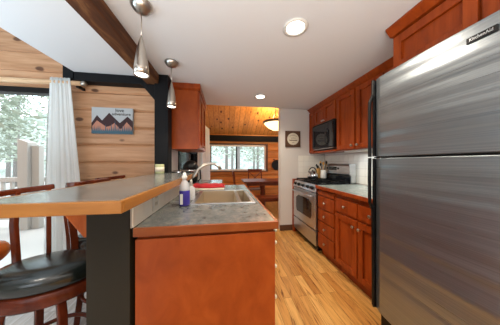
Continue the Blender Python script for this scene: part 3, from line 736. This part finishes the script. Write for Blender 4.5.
# ------------------------------------------------------------ pendants, downlights, dining lamp
def pendant(y, label):
    x = -.497
    p = thing('pendant_light', label, 'lamp', (x, y, ZC), 'nickel pendants over the bar'); del p['group']
    MB().lathe([(.062, -.001), (.06, -.012), (.045, -.035), (.02, -.048), (.008, -.052), (0, -.052)], (x, y, ZC), 24).build('canopy', M['nickel'], p)
    MB().tube([(x, y, ZC - .05), (x, y, 1.985)], .003, 8).build('rod', M['nickel'], p)
    sh = MB().lathe([(.005, .24), (.008, .225), (.014, .205), (.024, .16), (.033, .10), (.039, .05), (.042, 0), (.039, .0), (.036, .05), (.029, .10), (.012, .17)], (x, y, 1.75), 24).build('shade', M['nickel'], p)
    MB().lathe([(0, .0), (.034, .003), (.034, .02), (0, .025)], (x, y, 1.752), 20).build('bulb', M['lamp_white'], sh)
    l = bpy.data.lights.new('pendant_spot', 'SPOT'); l.energy = 5; l.color = (1, .85, .65); l.spot_size = 2.0; l.shadow_soft_size = .03
    o = bpy.data.objects.new('pendant_spot', l); COL.objects.link(o); o.location = (x, y, 1.74)
pendant(1.14, 'larger looking nickel pendant light hanging nearest over the bar')
pendant(1.75, 'farther nickel pendant light hanging in front of the left wall cabinet')
def downlight(x, y, e, label):
    p = thing('recessed_light', label, 'lamp', (x, y, ZC))
    MB().lathe([(.062, -.001), (.085, -.001), (.088, -.006), (.07, -.010), (.062, -.006), (.062, -.001)], (x, y, ZC), 32).build('trim_ring', M['white'], p)
    MB().lathe([(0, -.002), (.061, -.002), (.061, -.004), (0, -.004)], (x, y, ZC), 28).build('diffuser', M['lamp_white'], p)
    l = bpy.data.lights.new('downlight', 'SPOT'); l.energy = e; l.color = (1, .88, .72); l.spot_size = 2.6; l.spot_blend = .6; l.shadow_soft_size = .06
    o = bpy.data.objects.new('downlight', l); COL.objects.link(o); o.location = (x, y, ZC - .02)
downlight(.50, 1.17, 58, 'round recessed ceiling light nearest the camera')
downlight(.52, 2.47, 42, 'round recessed ceiling light farther back near the dining opening')
for x, y in ((.5, -.3), (-1.2, -.3)):  # added unseen fill spots behind the camera, without fixtures
    l = bpy.data.lights.new('downlight', 'SPOT'); l.energy = 26; l.color = (1, .9, .76); l.spot_size = 2.6; l.spot_blend = .6; l.shadow_soft_size = .06
    o = bpy.data.objects.new('downlight', l); COL.objects.link(o); o.location = (x, y, ZC - .02)
dx, dy = 1.27, 4.16
dl = thing('dining_pendant', 'bowl shaped amber glass pendant lamp over the dining table', 'lamp', (dx, dy, 2.6))
zc = 2.07 + (5.72 - dy) * sl
MB().lathe([(0, -.20), (.08, -.19), (.19, -.13), (.275, -.05), (.305, 0), (.29, 0), (.18, -.11), (0, -.17)], (dx, dy, 2.21), 28).build('bowl_shade', M['lamp_warm'], dl)
MB().lathe([(.300, -.022), (.318, 0), (.314, .03), (.30, .03), (.285, -.01)], (dx, dy, 2.21), 28).build('rim', M['dark_brown'], dl)
for a in (0, 2.1, 4.2):
    MB().tube([(dx + .29 * math.cos(a), dy + .29 * math.sin(a), 2.22), (dx + .12 * math.cos(a), dy + .12 * math.sin(a), 2.28), (dx + .06 * math.cos(a), dy + .06 * math.sin(a), 2.40), (dx + .02 * math.cos(a), dy + .02 * math.sin(a), 2.53)], .008, 6).build('arm', M['dark_brown'], dl)
MB().tube([(dx, dy, 2.50), (dx, dy, zc - .02)], .012, 8).build('stem', M['dark_brown'], dl)
MB().lathe([(0, -.06), (.03, -.055), (.06, -.01), (.06, .03)], (dx, dy, zc - .01), 18).build('canopy', M['dark_brown'], dl)
l = bpy.data.lights.new('dining_bulb', 'POINT'); l.energy = 60; l.color = (1, .74, .38); l.shadow_soft_size = .1
o = bpy.data.objects.new('dining_bulb', l); COL.objects.link(o); o.location = (dx, dy, 2.33)

# ------------------------------------------------------------ dining furniture
dt = thing('dining_table', 'dark reddish wood dining table in front of the far window', 'table', (1.35, 4.5, 0))
MB().box(.47, 2.3, 4.1, 4.9, .725, .76).build('tabletop', M['chair_wood'], dt, .006)
MB().box(.55, 2.2, 4.17, 4.83, .65, .725).build('apron', M['chair_wood'], dt, .003)
for x in (1.0, 1.9):
    MB().lathe([(.06, 0), (.09, .05), (.07, .2), (.05, .4), (.08, .55), (.07, .6), (0, .6)], (x, 4.5, .08), 16).build('pedestal', M['chair_wood'], dt)
    MB().box(x - .06, x + .06, 4.2, 4.8, 0, .08).build('foot', M['chair_wood'], dt, .01)
bn = thing('bench', 'dark wood bench in front of the dining table', 'bench', (1.35, 3.85, 0))
MB().box(.68, 2.1, 3.65, 3.98, .42, .46).build('seat', M['chair_wood'], bn, .006)
MB().box(.74, 2.04, 3.70, 3.93, .36, .42).build('apron', M['chair_wood'], bn, .003)
for x in (.74, 1.98):
    for y in (3.69, 3.89): MB().box(x, x + .06, y, y + .05, 0, .42).build('leg', M['chair_wood'], bn, .004)
def xchair(label, x, y, rz, h=.98):
    c = thing('dining_chair', label, 'chair', (0, 0, 0), 'dining chairs'); del c['group']
    sw = .22
    MB().box(-sw, sw, -.21, .21, .44, .475).build('seat', M['chair_wood'], c, .01)
    for sx in (-1, 1):
        MB().box(sx * .20 - .02, sx * .20 + .02, -.20, -.16, 0, .44).build('leg', M['chair_wood'], c, .004)
        MB().tube([(sx * .20, .20, 0), (sx * .20, .19, .45), (sx * .20, .25, h)], 0, sq=(.035, .035), up=(0, 1, 0)).build('leg', M['chair_wood'], c, .004)
    MB().tube([(-.22, .245, h - .04), (0, .265, h - .04), (.22, .245, h - .04)], 0, sq=(.03, .09)).build('top_rail', M['chair_wood'], c, .006)
    MB().tube([(-.2, .20, .60), (.2, .20, .60)], 0, sq=(.025, .04)).build('lower_rail', M['chair_wood'], c, .004)
    for sx in (-1, 1):
        MB().tube([(-sx * .19, .205 + .01 * sx, .61), (0, .225 + .01 * sx, .76), (sx * .19, .24 + .01 * sx, h - .08)], 0, sq=(.02, .035), up=(0, 1, 0)).build('cross_bar', M['chair_wood'], c, .003)
    c.location = (x, y, 0); c.rotation_euler = (0, 0, rz)
    return c
xchair('dark wood cross back dining chair behind the table facing the camera', .93, 4.98, 0, 1.02)
xchair('dark wood dining chair at the left end of the table', .48, 4.45, PI / 2, 1.0)
wc = thing('wall_clock', 'round black rimmed clock on the orange pine wall right of the window', 'clock', (1.70, DY, 1.15))
rt = Matrix.Rotation(PI / 2, 4, 'X')
MB().lathe([(.15, 0), (.17, .01), (.17, .03), (.15, .035), (.145, .02)], (1.73, DY - .001, 1.14), 28, rt).build('rim', M['black'], wc)
MB().lathe([(.145, 0), (.145, .015), (0, .015)], (1.73, DY - .001, 1.14), 28, rt, False).build('face', M['white'], wc)

# ------------------------------------------------------------ things on counters
bt = thing('soap_bottle', 'clear bottle of purple dish soap on the counter left of the sink', 'bottle', (-.274, 1.27, .92))
bx, by = -.274, 1.27
MB().lathe([(.033, .001), (.0365, .01), (.0355, .10), (.034, .105), (0, .105)], (bx, by, .92), 20).build('liquid', M['liquid'], bt)
MB().lathe([(.034, .106), (.035, .12), (.030, .155), (.016, .175), (.014, .185), (0, .185)], (bx, by, .92), 20).build('body', M['clear'], bt)
MB().lathe([(.018, 0), (.018, .02), (.011, .03), (.009, .045), (0, .046)], (bx, by, 1.105), 16).build('cap', M['white'], bt)
MB().box(bx - .022, bx - .004, by - .0385, by - .034, .935, 1.005).build('label', M['white'], bt, .001)
b2 = thing('hand_soap_dispenser', 'small clear pump soap dispenser behind the purple bottle', 'bottle', (-.275, 1.50, .92))
MB().lathe([(.026, 0), (.028, .01), (.028, .09), (.012, .11), (0, .11)], (-.262, 1.47, .92), 18).build('body', M['clear'], b2)
MB().tube([(-.262, 1.47, 1.03), (-.262, 1.47, 1.075), (-.262, 1.45, 1.08), (-.262, 1.425, 1.075)], .006, 8).build('pump', M['white'], b2)
cb = T1('cutting_board', MB().box(-.36, .0, 1.93, 2.24, .9195, .936), M['cream'], 'cream cutting board under the red cloth behind the sink', 'board', .004)
mb = MB(); bm = mb.bm; n1, n2 = 26, 14; g = []
rnd = random.Random(5)
for j in range(n2 + 1):
    row = []
    for i in range(n1 + 1):
        u, v_ = i / n1, j / n2; e = min(u, 1 - u, v_, 1 - v_)
        z = .938 + .022 * min(1, e * 9) + .006 * math.sin(u * 23 + 2 * math.sin(v_ * 6)) * min(1, e * 5)
        row.append(bm.verts.new((-.40 + .40 * u + .012 * math.sin(v_ * 9), 1.97 + .24 * v_ + .01 * math.sin(u * 8), z)))
    g.append(row)
for j in range(n2):
    for i in range(n1): bm.faces.new((g[j][i], g[j][i + 1], g[j + 1][i + 1], g[j + 1][i]))
rb = mb.build('dish_towel', M['red_cloth'], None, 0, None, True); tag(rb, 'folded red dish towel lying behind the sink', 'towel')
s = rb.modifiers.new('thick', 'SOLIDIFY'); s.thickness = .006; s.offset = 1
# candle on bar
cd = thing('jar_candle', 'small green yellow jar candle at the far end of the bar', 'candle', (-.685, 1.93, 1.107))
MB().lathe([(.040, 0), (.043, .005), (.043, .09), (.04, .095), (.037, .09), (0, .085)], (-.665, 1.93, 1.108), 22).build('jar', M['candle'], cd)
MB().lathe([(.0435, .02), (.0435, .065), (.0425, .065), (.0425, .02)], (-.665, 1.93, 1.108), 22).build('label', M['cream'], cd)
# appliances on the left counter
cm = thing('coffee_maker', 'black domed coffee maker with chrome rim on the far left counter', 'appliance', (-.38, 2.3, .92))
ax, ay = -.45, 2.46
MB().box(ax - .10, ax + .10, ay - .09, ay + .12, .92, .95).build('base', M['black'], cm, .01)
MB().lathe([(.075, .03), (.09, .05), (.10, .13), (.095, .18), (0, .18)], (ax, ay, .92), 24).build('body', M['black'], cm)
MB().lathe([(.103, .18), (.108, .19), (.108, .20), (.103, .205), (0, .205)], (ax, ay, .92), 26).build('rim', M['chrome'], cm)
MB().lathe([(.103, 0), (.098, .05), (.08, .09), (.05, .115), (0, .125)], (ax, ay, 1.125), 26).build('lid', M['black'], cm)
MB().tube([(ax + .09, ay - .03, 1.12), (ax + .13, ay - .04, 1.12), (ax + .135, ay - .04, 1.0), (ax + .1, ay - .03, .97)], .01, 8).build('handle', M['black'], cm)
ts = thing('toaster', 'chrome toaster at the back of the far left counter', 'toaster', (-.58, 2.26, .92))
MB().box(-.64, -.52, 2.19, 2.34, .94, 1.12).build('body', M['chrome'], ts, .02, seg=3)
MB().box(-.635, -.525, 2.195, 2.335, .9195, .94).build('base', M['black'], ts, .003)
for x in (-.61, -.565): MB().box(x, x + .018, 2.21, 2.32, 1.1195, 1.122).build('slot', M['black'], ts)
MB().box(-.59, -.56, 2.175, 2.19, 1.03, 1.05).build('lever', M['black'], ts, .003)
ms = thing('spice_jar', 'small cream spice jar beside the chrome toaster', 'jar', (-.5, 2.17, .92))
MB().lathe([(.025, 0), (.028, .005), (.028, .12), (.02, .14), (0, .14)], (-.48, 2.19, .92), 16).build('jar', M['cream'], ms)
MB().lathe([(.022, 0), (.022, .025), (0, .026)], (-.48, 2.19, 1.06), 14).build('lid', M['black'], ms)

# ------------------------------------------------------------ bar stools
def make_stool(label):
    s = thing('bar_stool', label, 'stool', (0, 0, 0))
    R = .185
    EM = Matrix.Rotation(math.radians(10), 4, 'Z') @ Matrix.Diagonal((1.30, .90, 1, 1))
    def er(a):
        q = a - math.radians(10); return 1 / math.sqrt((math.cos(q) / (R * 1.30)) ** 2 + (math.sin(q) / (R * .90)) ** 2)
    MB().lathe([(0, .560), (R - .02, .560), (R, .575), (R + .005, .61), (R - .004, .635), (R - .03, .655), (R - .09, .667), (0, .672)], (0, 0, 0), 40, EM).build('seat_cushion', M['leather'], s)
    MB().lathe([(0, .485), (R - .035, .485), (R - .005, .49), (R, .50), (R, .552), (R - .008, .559), (0, .559)], (0, 0, 0), 40, EM).build('seat_ring', M['stool_wood'], s)
    for a in (35, 145, 215, 325):
        a = math.radians(a); c_, s_ = math.cos(a), math.sin(a)
        MB().tube([(c_ * .12, s_ * .12, .492), (c_ * .155, s_ * .155, .475), (c_ * .17, s_ * .17, .42), (c_ * .18, s_ * .18, .25), (c_ * .205, s_ * .205, 0)], 0, sq=(.036, .036), up=(-s_, c_, 0)).build('leg', M['stool_wood'], s, .006)
    MB().tube([(.176 * math.cos(2 * PI * i / 32), .176 * math.sin(2 * PI * i / 32), .20) for i in range(33)], .012, 8).build('footrest', M['stool_wood'], s)
    for a in (132, 164, 196, 228):
        a = math.radians(a); c_, s_ = math.cos(a), math.sin(a); B = max(R, er(a))
        MB().tube([(c_ * (B + .014), s_ * (B + .014), .51), (c_ * (B + .018), s_ * (B + .018), .66), (c_ * (B + .035), s_ * (B + .035), .85), (c_ * (B + .02), s_ * (B + .02), 1.05)], 0, sq=(.022, .040), up=(c_, s_, 0)).build('back_slat', M['stool_wood'], s, .004)
    pts = []
    for i in range(13):
        u = abs(i / 6 - 1); a = math.radians(125 + 110 * i / 12); B = max(R, er(a)) + .02; pts.append((B * math.cos(a), B * math.sin(a), 1.045 + .02 * u))
    MB().tube(pts, 0, sq=(.030, .032)).build('back_rail', M['stool_wood'], s, .006)
    return s
st = make_stool('black leather bar stool nearest the camera at the left end of the bar')
st2 = copy_tree(st); st2['label'] = 'middle wooden bar stool whose back rail shows above the bar edge'
st3 = copy_tree(st); st3['label'] = 'farthest wooden bar stool with back rail in front of the log wall'
st.location = (-.985, 1.15, 0.01); st2.location = (-.93, 1.60, 0.0); st3.location = (-1.0, 2.0, 0)
st.location.z = 0

# low wooden armchair whose rounded arm enters at the left edge
ax, ay = -2.06, 1.38
ac = thing('wooden_armchair', 'orange brown wooden armchair with a rounded arm at the left edge', 'chair', (ax, ay, 0))
MB().box(ax - .25, ax + .20, ay - .20, ay + .20, .37, .41).build('seat', M['orange_wood'], ac, .012)
for sx in (-.22, .15):
    for sy in (-.195, .15): MB().box(ax + sx, ax + sx + .045, ay + sy, ay + sy + .045, 0, .58).build('leg', M['orange_wood'], ac, .006)
for sy in (-.17, .17):
    MB().tube([(ax - .24, ay + sy, .60), (ax, ay + sy, .62), (ax + .12, ay + sy, .632), (ax + .20, ay + sy, .635), (ax + .245, ay + sy, .635), (ax + .27, ay + sy, .63)], [.035, .045, .065, .074, .058, .02], 16).build('armrest', M['orange_wood'], ac)
MB().tube([(ax - .24, ay - .2, .85), (ax - .27, ay, .86), (ax - .24, ay + .2, .85)], 0, sq=(.03, .1)).build('back_rail', M['orange_wood'], ac, .008)
for sy in (-.18, 0, .18): MB().tube([(ax - .23, ay + sy, .40), (ax - .25, ay + sy, .85)], .012, 8).build('spindle', M['orange_wood'], ac)
ac.location = (-1.665, 1.165, 0); ac.rotation_euler = (0, 0, PI / 2)
